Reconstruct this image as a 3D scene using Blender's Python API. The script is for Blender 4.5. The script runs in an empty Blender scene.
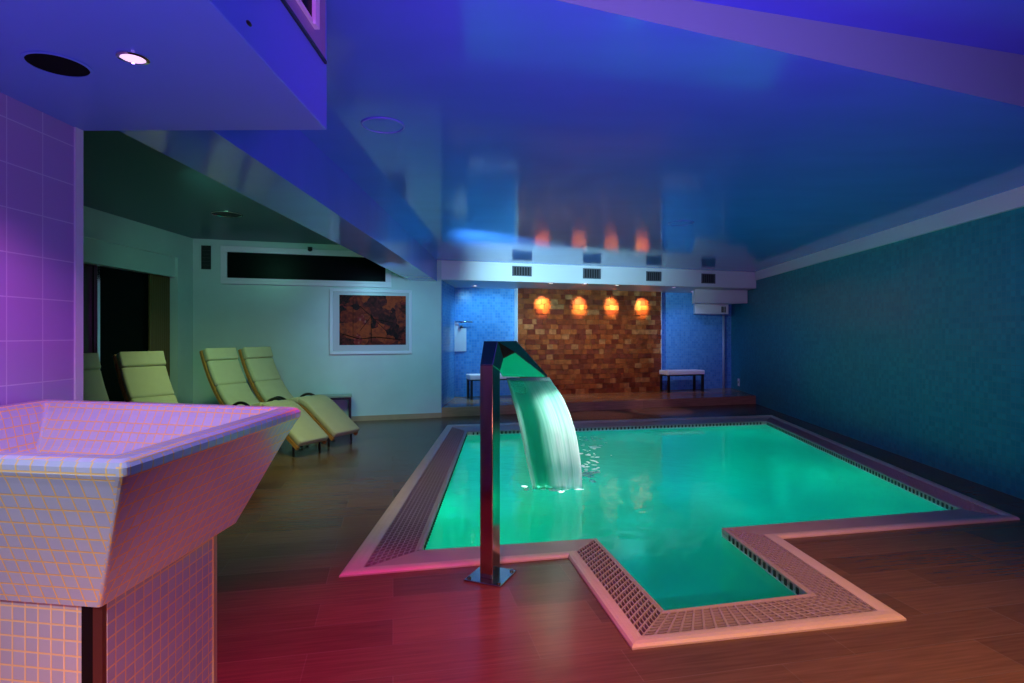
import bpy, bmesh, math, random
from mathutils import Vector, Matrix
from mathutils.geometry import tessellate_polygon
random.seed(7)
S = bpy.context.scene
COL = S.collection
PI = math.pi
F, H, HZ, CX = 580.0, 1.3, 334.0, 512.0     # focal length in px, eye height, horizon row, centre column


def fl(px, py, z=0.0):                       # a point on the level z seen at a pixel
    y = F * (H - z) / (py - HZ)
    return Vector(((px - CX) * y / F, y, z))


# ------------------------------------------------------------------ objects
def link(o, parent=None):
    COL.objects.link(o)
    if parent is not None:
        o.parent = parent
    return o


def tag(o, label, cat, group=None, kind=None):
    o['label'] = label
    o['category'] = cat
    if group:
        o['group'] = group
    if kind:
        o['kind'] = kind
    return o


def root(name, loc, rz, label, cat, group=None):
    o = bpy.data.objects.new(name, None)
    o.empty_display_size = 0.05
    link(o)
    o.location = loc
    o.rotation_euler = (0, 0, rz)
    return tag(o, label, cat, group)


def uvs(bm, ang=0.0):
    uv = bm.loops.layers.uv.verify()
    bm.normal_update()
    ca, sa = math.cos(ang), math.sin(ang)
    for f in bm.faces:
        n = f.normal
        if abs(n.z) > 0.9:
            for l in f.loops:
                c = l.vert.co
                l[uv].uv = (c.x * ca + c.y * sa, -c.x * sa + c.y * ca)
        else:
            t = Vector((0, 0, 1)).cross(n).normalized()
            b = n.cross(t)
            for l in f.loops:
                c = l.vert.co
                l[uv].uv = (c.dot(t), c.dot(b))


def obj(name, bm, m, parent=None, smooth=False, bevel=0.0, uvang=0.0, keepuv=False, recalc=True, loc=None):
    if recalc:
        bmesh.ops.recalc_face_normals(bm, faces=bm.faces)
    if not keepuv:
        uvs(bm, uvang)
    me = bpy.data.meshes.new(name)
    bm.to_mesh(me)
    bm.free()
    if smooth:
        for p in me.polygons:
            p.use_smooth = True
    if m is not None:
        me.materials.append(m)
    o = bpy.data.objects.new(name, me)
    link(o, parent)
    if loc is not None:
        o.location = loc
    if bevel > 0:
        b = o.modifiers.new('bevel', 'BEVEL')
        b.width = bevel
        b.segments = 2
        b.limit_method = 'ANGLE'
        b.angle_limit = math.radians(40)
    return o


def struct(name, bm, m, **k):
    o = obj(name, bm, m, **k)
    o['kind'] = 'structure'
    return o


# ------------------------------------------------------------------ shapes
def NB():
    return bmesh.new()


def box(bm, x0, x1, y0, y1, z0, z1, M=None):
    vs = [Vector((x, y, z)) for x in (x0, x1) for y in (y0, y1) for z in (z0, z1)]
    if M is not None:
        vs = [M @ v for v in vs]
    v = [bm.verts.new(c) for c in vs]
    for f in ((0, 1, 3, 2), (4, 6, 7, 5), (0, 4, 5, 1), (2, 3, 7, 6), (0, 2, 6, 4), (1, 5, 7, 3)):
        bm.faces.new([v[i] for i in f])
    return bm


def hexa(bm, low, up):                        # prism between two quads
    a = [bm.verts.new(p) for p in low]
    b = [bm.verts.new(p) for p in up]
    n = len(a)
    bm.faces.new(a[::-1])
    bm.faces.new(b)
    for i in range(n):
        bm.faces.new((a[i], a[(i + 1) % n], b[(i + 1) % n], b[i]))
    return bm


def prism(bm, poly, z0, z1):
    return hexa(bm, [Vector((p[0], p[1], z0)) for p in poly], [Vector((p[0], p[1], z1)) for p in poly])


def flat(bm, loops, z):                       # polygon with holes, at one level
    L = [[Vector((p[0], p[1], z)) for p in lp] for lp in loops]
    vs = [bm.verts.new(p) for lp in L for p in lp]
    for t in tessellate_polygon(L):
        try:
            bm.faces.new([vs[i] for i in t])
        except ValueError:
            pass
    return bm


def quad(bm, *p):
    bm.faces.new([bm.verts.new(Vector(q)) for q in p])
    return bm


def wallbox(bm, a, b, z0, z1, th, side=1):     # upright slab from plan point a to b; th thick on the left(+)/right(-) of a->b
    a, b = Vector((a[0], a[1], 0)), Vector((b[0], b[1], 0))
    d = (b - a).normalized()
    n = Vector((-d.y, d.x, 0)) * th * side
    return prism(bm, [a, b, b + n, a + n], z0, z1)


def lathe(bm, prof, n=32, M=None, cap=True):
    rings = []
    for r, z in prof:
        rg = []
        for i in range(n):
            t = 2 * PI * i / n
            p = Vector((r * math.cos(t), r * math.sin(t), z))
            rg.append(bm.verts.new(M @ p if M is not None else p))
        rings.append(rg)
    for a, b in zip(rings, rings[1:]):
        for i in range(n):
            bm.faces.new((a[i], a[(i + 1) % n], b[(i + 1) % n], b[i]))
    if cap:
        bm.faces.new(rings[0][::-1])
        bm.faces.new(rings[-1])
    return bm


def tube(bm, pts, r, n=10):
    pts = [Vector(p) for p in pts]
    rings = []
    for i, p in enumerate(pts):
        d = (pts[min(i + 1, len(pts) - 1)] - pts[max(i - 1, 0)]).normalized()
        u = d.cross(Vector((0, 0, 1)))
        if u.length < 1e-3:
            u = Vector((1, 0, 0))
        u.normalize()
        w = u.cross(d)
        rings.append([bm.verts.new(p + (u * math.cos(2 * PI * k / n) + w * math.sin(2 * PI * k / n)) * r) for k in range(n)])
    for a, b in zip(rings, rings[1:]):
        for k in range(n):
            bm.faces.new((a[k], a[(k + 1) % n], b[(k + 1) % n], b[k]))
    bm.faces.new(rings[0][::-1])
    bm.faces.new(rings[-1])
    return bm


def smooth_path(pts, n=8):                     # Catmull-Rom
    out = []
    P = [Vector(p) for p in pts]
    P = [P[0] * 2 - P[1]] + P + [P[-1] * 2 - P[-2]]
    for i in range(1, len(P) - 2):
        for k in range(n):
            t = k / n
            a, b, c, d = P[i - 1], P[i], P[i + 1], P[i + 2]
            out.append(0.5 * (2 * b + (c - a) * t + (2 * a - 5 * b + 4 * c - d) * t * t + (3 * b - a - 3 * c + d) * t ** 3))
    out.append(P[-2])
    return out


def strap(bm, path, y0, y1, t0, t1):           # band along a path in the xz plane, from y0 to y1, between offsets t0..t1 along its normal
    rings = []
    for i, p in enumerate(path):
        d = (path[min(i + 1, len(path) - 1)] - path[max(i - 1, 0)]).normalized()
        n = Vector((-d.z, 0, d.x))
        if n.z < 0 and abs(n.z) > abs(n.x):
            n = -n
        rings.append([bm.verts.new(p + n * t + Vector((0, y, 0))) for t, y in ((t0, y0), (t1, y0), (t1, y1), (t0, y1))])
    for a, b in zip(rings, rings[1:]):
        for k in range(4):
            bm.faces.new((a[k], a[(k + 1) % 4], b[(k + 1) % 4], b[k]))
    bm.faces.new(rings[0][::-1])
    bm.faces.new(rings[-1])
    return bm


# ------------------------------------------------------------------ materials
def lin(r, g, b):
    f = lambda c: (c / 255 / 12.92) if c / 255 <= 0.04045 else ((c / 255 + 0.055) / 1.055) ** 2.4
    return (f(r), f(g), f(b), 1)


def C(r, g, b):
    return (r, g, b, 1)


def mat(name, col, rough=0.5, metal=0.0, spec=0.5, vary=0.0, vscale=4.0, bump=0.0, bscale=30.0, stretch=(1, 1, 1), emit=None, estr=0.0, coat=0.0):
    m = bpy.data.materials.new(name)
    m.use_nodes = True
    nt = m.node_tree
    b = nt.nodes['Principled BSDF']
    b.inputs['Base Color'].default_value = col
    b.inputs['Roughness'].default_value = rough
    b.inputs['Metallic'].default_value = metal
    b.inputs['Specular IOR Level'].default_value = spec
    b.inputs['Coat Weight'].default_value = coat
    if emit:
        b.inputs['Emission Color'].default_value = emit
        b.inputs['Emission Strength'].default_value = estr
    if vary or bump:
        tc = nt.nodes.new('ShaderNodeTexCoord')
        mp = nt.nodes.new('ShaderNodeMapping')
        mp.inputs['Scale'].default_value = stretch
        nt.links.new(tc.outputs['Object'], mp.inputs['Vector'])
    if vary:
        no = nt.nodes.new('ShaderNodeTexNoise')
        no.inputs['Scale'].default_value = vscale
        no.inputs['Detail'].default_value = 5
        nt.links.new(mp.outputs[0], no.inputs['Vector'])
        mx = nt.nodes.new('ShaderNodeMix')
        mx.data_type = 'RGBA'
        mx.inputs[6].default_value = tuple(c * (1 - vary) for c in col[:3]) + (1,)
        mx.inputs[7].default_value = tuple(min(1, c * (1 + vary)) for c in col[:3]) + (1,)
        nt.links.new(no.outputs[0], mx.inputs[0])
        nt.links.new(mx.outputs[2], b.inputs['Base Color'])
    if bump:
        n2 = nt.nodes.new('ShaderNodeTexNoise')
        n2.inputs['Scale'].default_value = bscale
        n2.inputs['Detail'].default_value = 3
        nt.links.new(mp.outputs[0], n2.inputs['Vector'])
        bu = nt.nodes.new('ShaderNodeBump')
        bu.inputs['Strength'].default_value = bump
        bu.inputs['Distance'].default_value = 0.02
        nt.links.new(n2.outputs[0], bu.inputs['Height'])
        nt.links.new(bu.outputs[0], b.inputs['Normal'])
    return m


def tiles(name, c1, c2, grout, w, h, mortar, rough=0.25, offset=0.0, bump=0.4, spec=0.5, grain=0.0):
    m = bpy.data.materials.new(name)
    m.use_nodes = True
    nt = m.node_tree
    b = nt.nodes['Principled BSDF']
    b.inputs['Roughness'].default_value = rough
    b.inputs['Specular IOR Level'].default_value = spec
    uv = nt.nodes.new('ShaderNodeUVMap')
    br = nt.nodes.new('ShaderNodeTexBrick')
    br.offset = offset
    br.squash = 1.0
    br.inputs['Scale'].default_value = 1.0
    br.inputs['Brick Width'].default_value = w
    br.inputs['Row Height'].default_value = h
    br.inputs['Mortar Size'].default_value = mortar
    br.inputs['Mortar Smooth'].default_value = 0.15
    br.inputs['Bias'].default_value = 0.0
    br.inputs['Color1'].default_value = c1
    br.inputs['Color2'].default_value = c2
    br.inputs['Mortar'].default_value = grout
    nt.links.new(uv.outputs[0], br.inputs['Vector'])
    out = br.outputs['Color']
    if grain:
        mp = nt.nodes.new('ShaderNodeMapping')
        mp.inputs['Scale'].default_value = (1.2, 22, 1)
        nt.links.new(uv.outputs[0], mp.inputs['Vector'])
        no = nt.nodes.new('ShaderNodeTexNoise')
        no.inputs['Scale'].default_value = 3.0
        no.inputs['Detail'].default_value = 6
        nt.links.new(mp.outputs[0], no.inputs['Vector'])
        rp = nt.nodes.new('ShaderNodeMapRange')
        rp.inputs['From Min'].default_value = 0.3
        rp.inputs['From Max'].default_value = 0.7
        rp.inputs['To Min'].default_value = 1 - grain
        rp.inputs['To Max'].default_value = 1 + grain
        nt.links.new(no.outputs[0], rp.inputs['Value'])
        mx = nt.nodes.new('ShaderNodeMix')
        mx.data_type = 'RGBA'
        mx.blend_type = 'MULTIPLY'
        mx.inputs[0].default_value = 1.0
        nt.links.new(out, mx.inputs[6])
        nt.links.new(rp.outputs[0], mx.inputs[7])
        out = mx.outputs[2]
    nt.links.new(out, b.inputs['Base Color'])
    bu = nt.nodes.new('ShaderNodeBump')
    bu.invert = True
    bu.inputs['Strength'].default_value = bump
    bu.inputs['Distance'].default_value = 0.004
    nt.links.new(br.outputs['Fac'], bu.inputs['Height'])
    nt.links.new(bu.outputs[0], b.inputs['Normal'])
    return m


M = {}
M['plaster'] = mat('polished_white_plaster', C(.78, .80, .76), .28, vary=.10, vscale=1.6, bump=.05, bscale=5)
M['lounge_plaster'] = mat('polished_lounge_plaster', C(.56, .74, .68), .3, vary=.12, vscale=2.2, bump=.08, bscale=6)
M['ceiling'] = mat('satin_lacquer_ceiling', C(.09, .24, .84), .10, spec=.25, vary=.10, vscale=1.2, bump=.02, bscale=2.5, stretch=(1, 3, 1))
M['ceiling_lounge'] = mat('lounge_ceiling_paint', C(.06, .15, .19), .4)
M['white_paint'] = mat('white_paint', C(.80, .82, .85), .4)
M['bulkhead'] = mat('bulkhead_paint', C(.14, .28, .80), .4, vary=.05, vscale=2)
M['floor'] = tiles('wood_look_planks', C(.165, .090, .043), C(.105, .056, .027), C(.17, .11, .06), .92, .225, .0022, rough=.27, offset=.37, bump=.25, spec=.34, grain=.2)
M['mosaic'] = tiles('blue_glass_mosaic', C(.012, .25, .30), C(.024, .34, .40), C(.04, .28, .31), .05, .05, .004, rough=.36, spec=.2, offset=0, bump=.3)
M['mosaic_niche'] = tiles('bright_blue_mosaic', C(.06, .28, .68), C(.12, .40, .80), C(.16, .38, .70), .05, .05, .004, rough=.22, offset=0, bump=.3)
M['pool_tile'] = tiles('pale_pool_mosaic', C(.62, .80, .76), C(.50, .74, .72), C(.66, .78, .74), .03, .03, .002, rough=.3)
M['bowl'] = tiles('lavender_mosaic', C(.60, .61, .70), C(.54, .56, .68), C(1.0, .66, .24), .0275, .0275, .0018, rough=.16, bump=.5)
M['pedestal'] = tiles('pedestal_mosaic', C(.54, .46, .50), C(.48, .42, .48), C(.90, .58, .28), .0275, .0275, .002, rough=.18, bump=.5)
M['jamb_tile'] = tiles('square_violet_lit_tile', C(.52, .32, .66), C(.47, .31, .68), C(.68, .54, .80), .128, .128, .002, rough=.2, bump=.3)  # violet of the room's light put into the tile colour
M['stone'] = mat('cream_stone', C(.62, .53, .42), .42, vary=.10, vscale=9, bump=.1, bscale=60)
M['slab'] = mat('sand_stone_slab', C(.42, .35, .30), .4, vary=.12, vscale=7)
M['grate'] = mat('grate_plastic', C(.40, .34, .30), .4)
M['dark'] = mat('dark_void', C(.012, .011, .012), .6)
M['steel'] = mat('polished_steel', C(.52, .44, .34), .13, metal=1.0)
M['steel_brushed'] = mat('brushed_steel', C(.50, .47, .44), .22, metal=1.0)
M['black'] = mat('black_lacquer', C(.012, .012, .014), .3)
M['glass_dark'] = mat('dark_glass', C(.003, .007, .006), .25, spec=.02)
M['frame'] = mat('white_frame_lacquer', C(.82, .84, .88), .3)
M['cushion'] = mat('cream_cushion', C(.56, .58, .38), .8, spec=.2, vary=.06, vscale=14, bump=.08, bscale=120)
M['wood'] = mat('bent_birch', C(.50, .25, .07), .4, vary=.25, vscale=6, stretch=(1, 12, 12))
M['white_cushion'] = mat('white_vinyl', C(.82, .84, .86), .45)
M['brown_panel'] = mat('brown_curtain', C(.16, .10, .035), .6, vary=.2, vscale=5, stretch=(1, 6, .3))
M['baseboard'] = mat('beech_baseboard', C(.46, .33, .18), .4, vary=.15, vscale=8)
M['chrome'] = mat('chrome', C(.75, .76, .78), .12, metal=1)
M['plastic'] = mat('white_plastic', C(.75, .77, .78), .4)
M['lens'] = mat('lamp_lens', C(.9, .9, .9), .3, emit=C(1, .95, .9), estr=2.5)
M['lens_pink'] = mat('pink_lamp_lens', C(.9, .8, .9), .3, emit=C(1.0, .62, .95), estr=1.1)
M['lens_green'] = mat('pool_lamp_lens', C(.8, .9, .8), .3, emit=C(.12, .9, .38), estr=.55)
M['lens_violet'] = mat('violet_lamp_lens', C(.9, .8, .9), .3, emit=C(.8, .45, 1.0), estr=1.5)


def salt_material():
    m = bpy.data.materials.new('salt_bricks')
    m.use_nodes = True
    nt = m.node_tree
    b = nt.nodes['Principled BSDF']
    b.inputs['Roughness'].default_value = .38
    g = nt.nodes.new('ShaderNodeNewGeometry')
    r = nt.nodes.new('ShaderNodeValToRGB')
    r.color_ramp.interpolation = 'CONSTANT'
    cols = [(.22, .050, .016), (.30, .075, .02), (.16, .030, .012), (.36, .11, .03), (.25, .06, .022), (.42, .17, .06), (.20, .042, .02), (.32, .08, .02)]
    e = r.color_ramp.elements
    e[0].position = 0
    e[0].color = cols[0] + (1,)
    e[1].position = 1 / 8
    e[1].color = cols[1] + (1,)
    for i in range(2, 8):
        k = e.new(i / 8)
        k.color = cols[i] + (1,)
    nt.links.new(g.outputs['Random Per Island'], r.inputs[0])
    tc = nt.nodes.new('ShaderNodeTexCoord')
    no = nt.nodes.new('ShaderNodeTexNoise')
    no.inputs['Scale'].default_value = 14
    no.inputs['Detail'].default_value = 4
    nt.links.new(tc.outputs['Object'], no.inputs['Vector'])
    mr = nt.nodes.new('ShaderNodeMapRange')
    mr.inputs['From Min'].default_value = .3
    mr.inputs['From Max'].default_value = .7
    mr.inputs['To Min'].default_value = .65
    mr.inputs['To Max'].default_value = 1.3
    nt.links.new(no.outputs[0], mr.inputs['Value'])
    mx = nt.nodes.new('ShaderNodeMix')
    mx.data_type = 'RGBA'
    mx.blend_type = 'MULTIPLY'
    mx.inputs[0].default_value = 1
    nt.links.new(r.outputs[0], mx.inputs[6])
    nt.links.new(mr.outputs[0], mx.inputs[7])
    nt.links.new(mx.outputs[2], b.inputs['Base Color'])
    bu = nt.nodes.new('ShaderNodeBump')
    bu.inputs['Strength'].default_value = .4
    bu.inputs['Distance'].default_value = .01
    nt.links.new(no.outputs[0], bu.inputs['Height'])
    nt.links.new(bu.outputs[0], b.inputs['Normal'])
    return m


M['salt'] = salt_material()


def painting_material():                       # loose abstract strokes in rust, umber and ochre
    m = bpy.data.materials.new('abstract_painting')
    m.use_nodes = True
    nt = m.node_tree
    b = nt.nodes['Principled BSDF']
    b.inputs['Roughness'].default_value = .6
    b.inputs['Specular IOR Level'].default_value = .15
    uv = nt.nodes.new('ShaderNodeUVMap')
    no = nt.nodes.new('ShaderNodeTexNoise')
    no.inputs['Scale'].default_value = 3.2
    no.inputs['Detail'].default_value = 3
    nt.links.new(uv.outputs[0], no.inputs['Vector'])
    mxv = nt.nodes.new('ShaderNodeMix')
    mxv.data_type = 'RGBA'
    mxv.inputs[0].default_value = .35
    nt.links.new(uv.outputs[0], mxv.inputs[6])
    nt.links.new(no.outputs['Color'], mxv.inputs[7])
    vo = nt.nodes.new('ShaderNodeTexVoronoi')
    vo.inputs['Scale'].default_value = 7.5
    nt.links.new(mxv.outputs[2], vo.inputs['Vector'])
    sp = nt.nodes.new('ShaderNodeSeparateColor')
    nt.links.new(vo.outputs['Color'], sp.inputs[0])
    r = nt.nodes.new('ShaderNodeValToRGB')
    r.color_ramp.interpolation = 'LINEAR'
    cols = [(.004, .001, .001), (.03, .005, .005), (.22, .018, .010), (.50, .06, .014), (.11, .012, .012), (.015, .004, .004), (.32, .02, .02), (.60, .26, .18)]
    e = r.color_ramp.elements
    e[0].position = 0
    e[0].color = cols[0] + (1,)
    e[1].position = 1 / 7
    e[1].color = cols[1] + (1,)
    for i in range(2, 8):
        k = e.new(i / 7)
        k.color = cols[i] + (1,)
    ad = nt.nodes.new('ShaderNodeMath')
    ad.operation = 'MULTIPLY_ADD'
    ad.inputs[1].default_value = .8
    ad.inputs[2].default_value = -.1
    n2 = nt.nodes.new('ShaderNodeTexNoise')
    n2.inputs['Scale'].default_value = 16
    nt.links.new(uv.outputs[0], n2.inputs['Vector'])
    a2 = nt.nodes.new('ShaderNodeMath')
    a2.operation = 'MULTIPLY_ADD'
    a2.inputs[1].default_value = .35
    nt.links.new(sp.outputs[0], ad.inputs[0])
    nt.links.new(n2.outputs[0], a2.inputs[0])
    nt.links.new(ad.outputs[0], a2.inputs[2])
    nt.links.new(a2.outputs[0], r.inputs[0])
    nt.links.new(r.outputs[0], b.inputs['Base Color'])
    return m


M['painting'] = painting_material()

LAND = fl(556, 478, -.05)                       # where the falling sheet meets the water


def water_material():
    m = bpy.data.materials.new('pool_water')
    m.use_nodes = True
    nt = m.node_tree
    for n in list(nt.nodes):
        nt.nodes.remove(n)
    out = nt.nodes.new('ShaderNodeOutputMaterial')
    tr = nt.nodes.new('ShaderNodeBsdfTransparent')
    tr.inputs[0].default_value = (.16, .92, .80, 1)
    tl = nt.nodes.new('ShaderNodeBsdfTranslucent')
    tl.inputs[0].default_value = (.10, .95, .80, 1)
    gl = nt.nodes.new('ShaderNodeBsdfGlossy')
    gl.inputs['Roughness'].default_value = .03
    tc = nt.nodes.new('ShaderNodeTexCoord')
    n1 = nt.nodes.new('ShaderNodeTexNoise')
    n1.inputs['Scale'].default_value = 5.0
    n1.inputs['Detail'].default_value = 3
    nt.links.new(tc.outputs['Object'], n1.inputs['Vector'])
    dist = nt.nodes.new('ShaderNodeVectorMath')
    dist.operation = 'DISTANCE'
    dist.inputs[1].default_value = LAND
    nt.links.new(tc.outputs['Object'], dist.inputs[0])
    st = nt.nodes.new('ShaderNodeMapRange')
    st.inputs['From Min'].default_value = .2
    st.inputs['From Max'].default_value = 2.2
    st.inputs['To Min'].default_value = .22
    st.inputs['To Max'].default_value = .02
    nt.links.new(dist.outputs['Value'], st.inputs['Value'])
    bu = nt.nodes.new('ShaderNodeBump')
    bu.inputs['Distance'].default_value = .06
    nt.links.new(st.outputs[0], bu.inputs['Strength'])
    nt.links.new(n1.outputs[0], bu.inputs['Height'])
    nt.links.new(bu.outputs[0], gl.inputs['Normal'])
    mx = nt.nodes.new('ShaderNodeMixShader')
    mx.inputs[0].default_value = .55
    nt.links.new(tr.outputs[0], mx.inputs[1])
    nt.links.new(tl.outputs[0], mx.inputs[2])
    fr = nt.nodes.new('ShaderNodeFresnel')
    fr.inputs['IOR'].default_value = 1.33
    nt.links.new(bu.outputs[0], fr.inputs['Normal'])
    m2 = nt.nodes.new('ShaderNodeMixShader')
    nt.links.new(fr.outputs[0], m2.inputs[0])
    nt.links.new(mx.outputs[0], m2.inputs[1])
    nt.links.new(gl.outputs[0], m2.inputs[2])
    nt.links.new(m2.outputs[0], out.inputs[0])
    return m


def sheet_material():
    m = bpy.data.materials.new('falling_water')
    m.use_nodes = True
    nt = m.node_tree
    for n in list(nt.nodes):
        nt.nodes.remove(n)
    out = nt.nodes.new('ShaderNodeOutputMaterial')
    uv = nt.nodes.new('ShaderNodeUVMap')
    mp = nt.nodes.new('ShaderNodeMapping')
    mp.inputs['Scale'].default_value = (26, 1.6, 1)
    nt.links.new(uv.outputs[0], mp.inputs['Vector'])
    no = nt.nodes.new('ShaderNodeTexNoise')
    no.inputs['Scale'].default_value = 1.0
    no.inputs['Detail'].default_value = 4
    nt.links.new(mp.outputs[0], no.inputs['Vector'])
    sx = nt.nodes.new('ShaderNodeSeparateXYZ')
    nt.links.new(uv.outputs[0], sx.inputs[0])
    # foam gathers along the right half and towards the foot of the fall, and along a thin left strand
    ru = nt.nodes.new('ShaderNodeMapRange')
    ru.interpolation_type = 'SMOOTHSTEP'
    ru.inputs['From Min'].default_value = .30
    ru.inputs['From Max'].default_value = .68
    nt.links.new(sx.outputs[0], ru.inputs['Value'])
    le = nt.nodes.new('ShaderNodeMapRange')
    le.interpolation_type = 'SMOOTHSTEP'
    le.inputs['From Min'].default_value = .10
    le.inputs['From Max'].default_value = .02
    nt.links.new(sx.outputs[0], le.inputs['Value'])
    rv = nt.nodes.new('ShaderNodeMapRange')
    rv.interpolation_type = 'SMOOTHSTEP'
    rv.inputs['From Min'].default_value = .0
    rv.inputs['From Max'].default_value = .75
    rv.inputs['To Min'].default_value = .12
    nt.links.new(sx.outputs[1], rv.inputs['Value'])
    mxm = nt.nodes.new('ShaderNodeMath')
    mxm.operation = 'MAXIMUM'
    nt.links.new(ru.outputs[0], mxm.inputs[0])
    nt.links.new(le.outputs[0], mxm.inputs[1])
    mul = nt.nodes.new('ShaderNodeMath')
    mul.operation = 'MULTIPLY'
    nt.links.new(mxm.outputs[0], mul.inputs[0])
    nt.links.new(rv.outputs[0], mul.inputs[1])
    st = nt.nodes.new('ShaderNodeMapRange')
    st.inputs['From Min'].default_value = .30
    st.inputs['From Max'].default_value = .62
    st.inputs['To Min'].default_value = .55
    st.inputs['To Max'].default_value = 1.25
    nt.links.new(no.outputs[0], st.inputs['Value'])
    fm = nt.nodes.new('ShaderNodeMath')
    fm.operation = 'MULTIPLY'
    fm.use_clamp = True
    nt.links.new(mul.outputs[0], fm.inputs[0])
    nt.links.new(st.outputs[0], fm.inputs[1])
    thin = nt.nodes.new('ShaderNodeBsdfTranslucent')
    thin.inputs[0].default_value = (.10, .92, .62, 1)
    tr = nt.nodes.new('ShaderNodeBsdfTransparent')
    tr.inputs[0].default_value = (.45, 1.0, .86, 1)
    gl = nt.nodes.new('ShaderNodeBsdfGlossy')
    gl.inputs['Roughness'].default_value = .12
    bu = nt.nodes.new('ShaderNodeBump')
    bu.inputs['Strength'].default_value = .5
    bu.inputs['Distance'].default_value = .01
    nt.links.new(no.outputs[0], bu.inputs['Height'])
    nt.links.new(bu.outputs[0], gl.inputs['Normal'])
    thd = nt.nodes.new('ShaderNodeBsdfDiffuse')
    thd.inputs[0].default_value = (.05, .86, .55, 1)  # green diffuse stands for pool light carried along the sheet
    th2 = nt.nodes.new('ShaderNodeMixShader')
    th2.inputs[0].default_value = .5
    nt.links.new(thin.outputs[0], th2.inputs[1])
    nt.links.new(thd.outputs[0], th2.inputs[2])
    a = nt.nodes.new('ShaderNodeMixShader')
    a.inputs[0].default_value = .40
    nt.links.new(tr.outputs[0], a.inputs[1])
    nt.links.new(th2.outputs[0], a.inputs[2])
    lw = nt.nodes.new('ShaderNodeFresnel')
    lw.inputs['IOR'].default_value = 1.33
    a2 = nt.nodes.new('ShaderNodeMixShader')
    nt.links.new(lw.outputs[0], a2.inputs[0])
    nt.links.new(a.outputs[0], a2.inputs[1])
    nt.links.new(gl.outputs[0], a2.inputs[2])
    fo = nt.nodes.new('ShaderNodeBsdfTranslucent')
    fo.inputs[0].default_value = (.97, .98, .97, 1)
    fd = nt.nodes.new('ShaderNodeBsdfDiffuse')
    fd.inputs[0].default_value = (.95, .97, .96, 1)
    ff = nt.nodes.new('ShaderNodeMixShader')
    ff.inputs[0].default_value = .45
    nt.links.new(fo.outputs[0], ff.inputs[1])
    nt.links.new(fd.outputs[0], ff.inputs[2])
    b = nt.nodes.new('ShaderNodeMixShader')
    nt.links.new(fm.outputs[0], b.inputs[0])
    nt.links.new(a2.outputs[0], b.inputs[1])
    nt.links.new(ff.outputs[0], b.inputs[2])
    nt.links.new(b.outputs[0], out.inputs[0])
    return m


M['water'] = water_material()
M['sheet'] = sheet_material()


def foam_material():
    m = bpy.data.materials.new('white_foam_shimmer')
    m.use_nodes = True
    nt = m.node_tree
    nt.nodes.remove(nt.nodes['Principled BSDF'])
    a = nt.nodes.new('ShaderNodeBsdfTranslucent')
    a.inputs[0].default_value = (.95, 1, .98, 1)
    b = nt.nodes.new('ShaderNodeBsdfTransparent')
    b.inputs[0].default_value = (.8, 1, .95, 1)
    x = nt.nodes.new('ShaderNodeMixShader')
    x.inputs[0].default_value = .6
    b = nt.nodes.new('ShaderNodeBsdfDiffuse')
    b.inputs[0].default_value = (.95, 1, 1, 1)
    nt.links.new(b.outputs[0], x.inputs[1])
    nt.links.new(a.outputs[0], x.inputs[2])
    nt.links.new(x.outputs[0], nt.nodes['Material Output'].inputs[0])
    return m


M['foam'] = foam_material()

# ------------------------------------------------------------------ plan of the room
ANG = math.radians(11.6)                        # the pool's cross direction in plan
O = {i: fl(*p) for i, p in {1: (339, 577.5), 2: (568, 558), 3: (632, 650), 4: (906.4, 620.8), 5: (780, 539.2), 6: (1020, 520), 7: (771.6, 416), 8: (447, 426)}.items()}
I = {i: fl(*p) for i, p in {1: (422, 550.5), 2: (596.5, 539), 3: (664.4, 611.3), 4: (807.9, 594.4), 5: (721.7, 528.7), 6: (960, 509.5), 7: (766, 421.5), 8: (467, 432)}.items()}
ORDER = [1, 2, 3, 4, 5, 6, 7, 8]
XL = -4.41                                      # lounge left wall
FW = lambda x: 9.03 + .31 * (x + 1.137)          # far wall line (lounge wall and header)
FDIR = Vector((1, .31, 0)).normalized()
FN = Vector((.31, -1, 0)).normalized()           # towards the camera
RW = lambda y: 4.457 + .0857 * (y - 9.79)        # right wall line
ZC, ZL, ZB, ZN = 2.45, 2.62, 2.117, 2.15         # ceiling, lounge ceiling, beam, niche ceiling
NA, NBK = Vector((-1.10, FW(-1.10), 0)), Vector((-1.04, 10.60, 0))
NR, NBR = Vector((RW(10.79), 10.79, 0)), Vector((RW(12.37), 12.37, 0))
ZP = .15
YB = -1.6                                        # wall behind the camera


def onfar(px, off=0.0):                          # plan point on the far wall (or a plane parallel to it, off towards the camera)
    k = (px - CX) / F
    p0 = Vector((-1.137, 9.03, 0)) + FN * off
    y = (p0.y - .31 * p0.x) / (1 - .31 * k)
    return Vector((k * y, y, 0))


def zat(py, y):
    return H - (py - HZ) * y / F


def onback(px, off=0.0):                         # plan point on the niche back wall
    k = (px - CX) / F
    p0 = NBK + FN * off
    y = (p0.y - .31 * p0.x) / (1 - .31 * k)
    return Vector((k * y, y, 0))


# floor with the pool cut out
bm = NB()
flat(bm, [[(XL - .1, YB), (5.2, YB), (5.2, 13), (XL - .1, 13)], [O[i] for i in ORDER]], 0.0)
for f in bm.faces:
    if f.normal.z < 0:
        f.normal_flip()
struct('floor', bm, M['floor'], uvang=ANG, recalc=False)

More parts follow.
